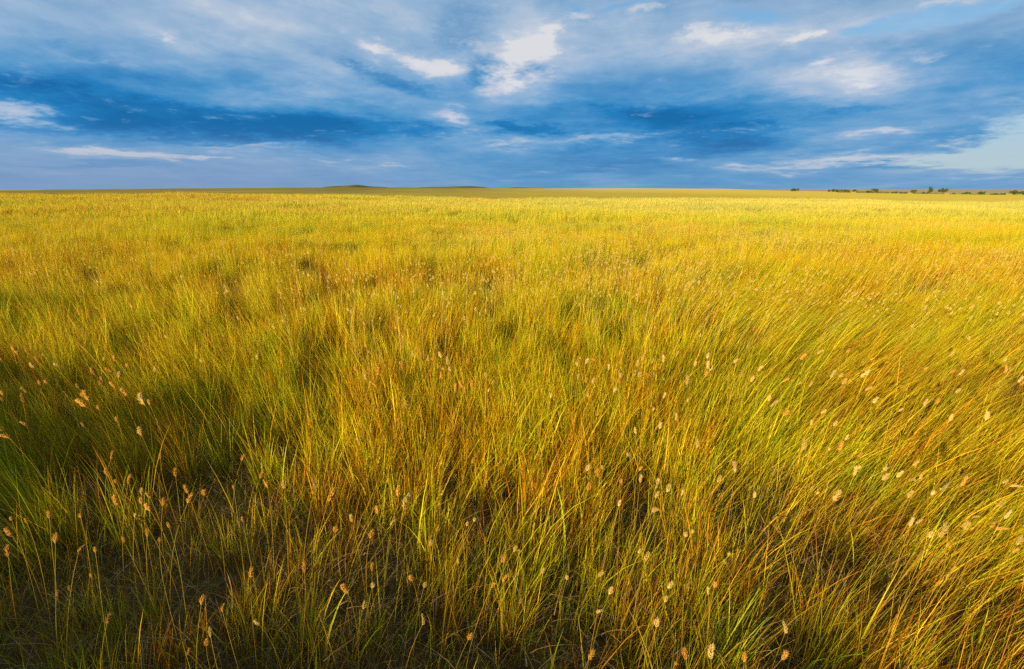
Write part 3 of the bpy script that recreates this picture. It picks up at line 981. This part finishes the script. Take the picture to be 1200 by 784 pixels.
CRISP = [
    (445, 57, 34, 9, -20, 1.0), (485, 69, 36, 10, -18, 1.0), (520, 78, 34, 11, -6, 1.1), (505, 84, 50, 10, -8, 0.6),
    (605, 60, 46, 16, -14, .9), (645, 34, 44, 14, 30, 0.8), (602, 88, 32, 20, 10, 1.2), (625, 50, 50, 16, 20, .8), (590, 112, 40, 7, 0, .6), (570, 56, 20, 6, -20, .5), (560, 60, 30, 10, 10, .3), (640, 100, 30, 9, 0, 0.6),
    (545, 138, 32, 9, -10, 1.2), (585, 166, 80, 8, -3, 0.7), (12, 133, 46, 13, 0, 1.1), (90, 177, 34, 6, 0, 2.0), (172, 182, 34, 6.5, 0, 2.0), (228, 183, 16, 4.5, 0, 2.0),
    (193, 47, 16, 7, -15, 0.9), (280, 169, 80, 5, 0, 0.8), (330, 178, 60, 4, 0, 0.7), (400, 191, 80, 3.5, 0, 0.7), (130, 190, 60, 3, 0, 0.5), (470, 195, 20, 3, 0, 0.9),
    (832, 46, 40, 10, 8, .9), (812, 36, 26, 7, 0, 0.7), (850, 28, 36, 6, 8, 0.8), (932, 46, 34, 7, 6, 1.1), (958, 37, 10, 4, 15, 1.0), (1065, 24, 36, 6, 4, 1.1), (1085, 6, 26, 5, 0, .9), (1160, 6, 40, 4, 3, .9), (760, 9, 22, 6, 0, 1.0), (690, 12, 24, 6, 0, 0.9),
    (1000, 184, 90, 7, 0, 1.2), (955, 190, 50, 4, 0, .8), (1050, 187, 60, 4, 0, .8), (890, 193, 36, 4, 4, 1.1), (925, 202, 26, 3.5, 0, 1.0), (1150, 207, 60, 4, 0, .6), (735, 162, 46, 6, 0, .9), (690, 166, 30, 5, 0, .6), (800, 188, 44, 3, 0, 1.0),
    (1040, 157, 26, 5, 0, 1.0), (1000, 156, 40, 3, 0, .6), (1120, 164, 20, 4, 8, 1.0), (985, 88, 26, 6, -14, .55), (1005, 100, 40, 6, -8, .4), (1090, 70, 60, 8, 5, .4), (950, 75, 18, 4, 5, .7), (640, 205, 50, 3, 0, .4), (700, 200, 40, 3, 0, .5)]
DEEP = [
    (250, 146, 300, 18, 0, 1.3), (150, 140, 150, 16, 0, 0.8), (60, 148, 60, 9, 0, .8), (430, 146, 90, 12, -2, .9), (617, 152, 56, 7, -8, 1.3), (572, 88, 22, 30, -15, 1.1), (625, 82, 20, 16, -20, 1.0),
    (525, 42, 44, 22, -20, .7), (560, 15, 40, 20, 0, .5), (100, 198, 62, 3, 0, 1.1), (185, 198, 40, 3, 0, .8), (1085, 191, 70, 4, 4, 1.0), (1180, 161, 16, 3, 0, 1.2), (60, 50, 24, 6, 0, .5), (430, 84, 70, 8, -15, .8), (480, 104, 70, 8, -6, .7),
    (760, 132, 80, 14, 0, .8), (880, 148, 60, 12, 0, .9), (840, 170, 60, 12, 0, .8), (20, 100, 80, 14, 0, .8), (690, 160, 14, 5, 0, .8), (380, 205, 80, 4, 0, .4), (1010, 125, 80, 10, 0, .6)]
CLEAR = [(872, 22, 64, 18, 0, 1.5), (740, 3, 44, 8, 0, 1.2), (675, 2, 26, 7, 0, 1.2), (1060, 24, 80, 13, 5, 1.4), (1165, 8, 64, 10, 0, 1.2), (1000, 36, 26, 7, 0, 0.9),
         (1190, 170, 86, 28, 12, 1.4), (1110, 186, 50, 8, 8, 0.7), (1260, 150, 80, 50, 0, 1.2)]
base = t.math('MULTIPLY_ADD', nA.outputs[0], 0.30, 0.475 - 0.15)
base = t.math('ADD', base, t.math('MULTIPLY_ADD', nC.outputs[0], 0.62, -0.31))
base = t.math('ADD', base, t.math('MULTIPLY_ADD', nD.outputs[0], 0.26, -0.13))
# torn streaks: falling to the right in the west, level in the east
def streaks(turn, along, across, sd):
    vr = t.new('ShaderNodeVectorRotate', rotation_type='Z_AXIS')
    t.l.new(t.vmath('ADD', ae.outputs[0], t.vmath('SCALE', wv, scale=0.45)), vr.inputs['Vector'])
    vr.inputs['Angle'].default_value = R(turn)
    return t.noise(t.vmath('ADD', t.vmath('MULTIPLY', vr.outputs[0], (along, across, 1)), (sd, sd * 1.7, 0)), 1.0, 9, 0.62).outputs[0]
wst = streaks(17, 4.0, 26.0, 2.0)
est = streaks(-4, 4.5, 34.0, 9.0)
west = t.maprange(azm, -0.25, 0.10, 1.0, 0.0)
stk = t.math('MULTIPLY_ADD', t.math('SUBTRACT', wst, est), west, est)
base = t.math('ADD', base, t.math('MULTIPLY_ADD', stk, 0.50, -0.25))
lum = blob_sum([(a, b, c, d, e, f * 0.66) for a, b, c, d, e, f in LIGHT], base)
nE = t.noise(t.vmath('ADD', lg.outputs[0], (8.1, 1.7, 0)), 48.0, 6, 0.65, 0.3)
edge = t.math('ADD', t.math('MULTIPLY_ADD', nD.outputs[0], 2.2, -1.1), t.math('MULTIPLY_ADD', nC.outputs[0], 1.0, -0.5))
edge = t.math('ADD', edge, t.math('MULTIPLY_ADD', nE.outputs[0], 1.2, -0.6))
hi = t.maprange(blob_sum([(a, b, c * 1.12, d * 1.12, e, f * 0.9) for a, b, c, d, e, f in CRISP], edge), 0.12, 0.92)
dk = t.maprange(blob_sum([(a, b, c * 1.2, d * 1.2, e, f) for a, b, c, d, e, f in DEEP], t.math('MULTIPLY', edge, 0.9)), 0.10, 0.65)
lum = t.math('MULTIPLY_ADD', dk, -0.16, lum)
lum = t.math('MULTIPLY_ADD', hi, 0.23, lum)
cloud = t.ramp(lum, [(0.0, (0.012, 0.150, 0.40)), (0.20, (0.022, 0.215, 0.52)), (0.40, (0.085, 0.310, 0.60)), (0.60, (0.215, 0.410, 0.66)),
                     (0.80, (0.40, 0.52, 0.70)), (1.0, (0.66, 0.70, 0.77))])
cloud = t.mix(t.math('MULTIPLY', hi, 0.22), cloud, (0.78, 0.72, 0.70))
# higher cloud is thicker and greyer
hsv = t.new('ShaderNodeHueSaturation'); hsv.inputs['Saturation'].default_value = 0.74
t.l.new(cloud, hsv.inputs['Color'])
cloud = t.mix(t.maprange(elv, 0.13, 0.24, 0.0, 0.85), cloud, hsv.outputs[0])
# towards the horizon the deck greys a little
cloud = t.mix(t.maprange(elv, 0.0, 0.10, 0.40, 0.0), cloud, (0.19, 0.345, 0.545))
cloud = t.mix(t.math('MULTIPLY', t.maprange(elv, 0.0, 0.09, 0.6, 0.0), t.maprange(azm, -0.5, 0.0, 1.0, 0.0)), cloud, (0.24, 0.33, 0.53))
cl = blob_sum(CLEAR, t.math('MULTIPLY_ADD', nD.outputs[0], 1.5, -0.95))
cl = t.math('ADD', cl, t.math('MULTIPLY_ADD', nC.outputs[0], 1.2, -0.6))
clm = t.maprange(cl, 0.15, 0.90, 0.0, 0.88)
skyc = t.vmath('MULTIPLY', sky.outputs[0], (0.85, 1.0, 1.12))
cloud10 = t.vmath('SCALE', cloud, scale=10.0 / 2 ** 1.48)
# clear openings: the Nishita sky; lifted a little because thin veil still lies over them
opening = t.mix(0.72, skyc, t.ramp(t.maprange(elv, 0.0, 0.35), [(0, (5.1, 6.3, 7.5)), (0.35, (3.4, 5.8, 7.9)), (1, (1.3, 4.2, 8.0))]))
final = t.mix(clm, cloud10, t.vmath('SCALE', opening, scale=1 / 2 ** 1.48))
t.l.new(final, bg.inputs['Color'])

# ------------------------------------------------------------------ render settings
vs = scene.view_settings
vs.view_transform = 'Standard'
vs.look = 'None'
vs.exposure = 1.48
vs.gamma = 1.0
vs.use_curve_mapping = False
scene.cycles.use_denoising = False
scene.cycles.max_bounces = 8
scene.cycles.diffuse_bounces = 4
scene.cycles.transmission_bounces = 6
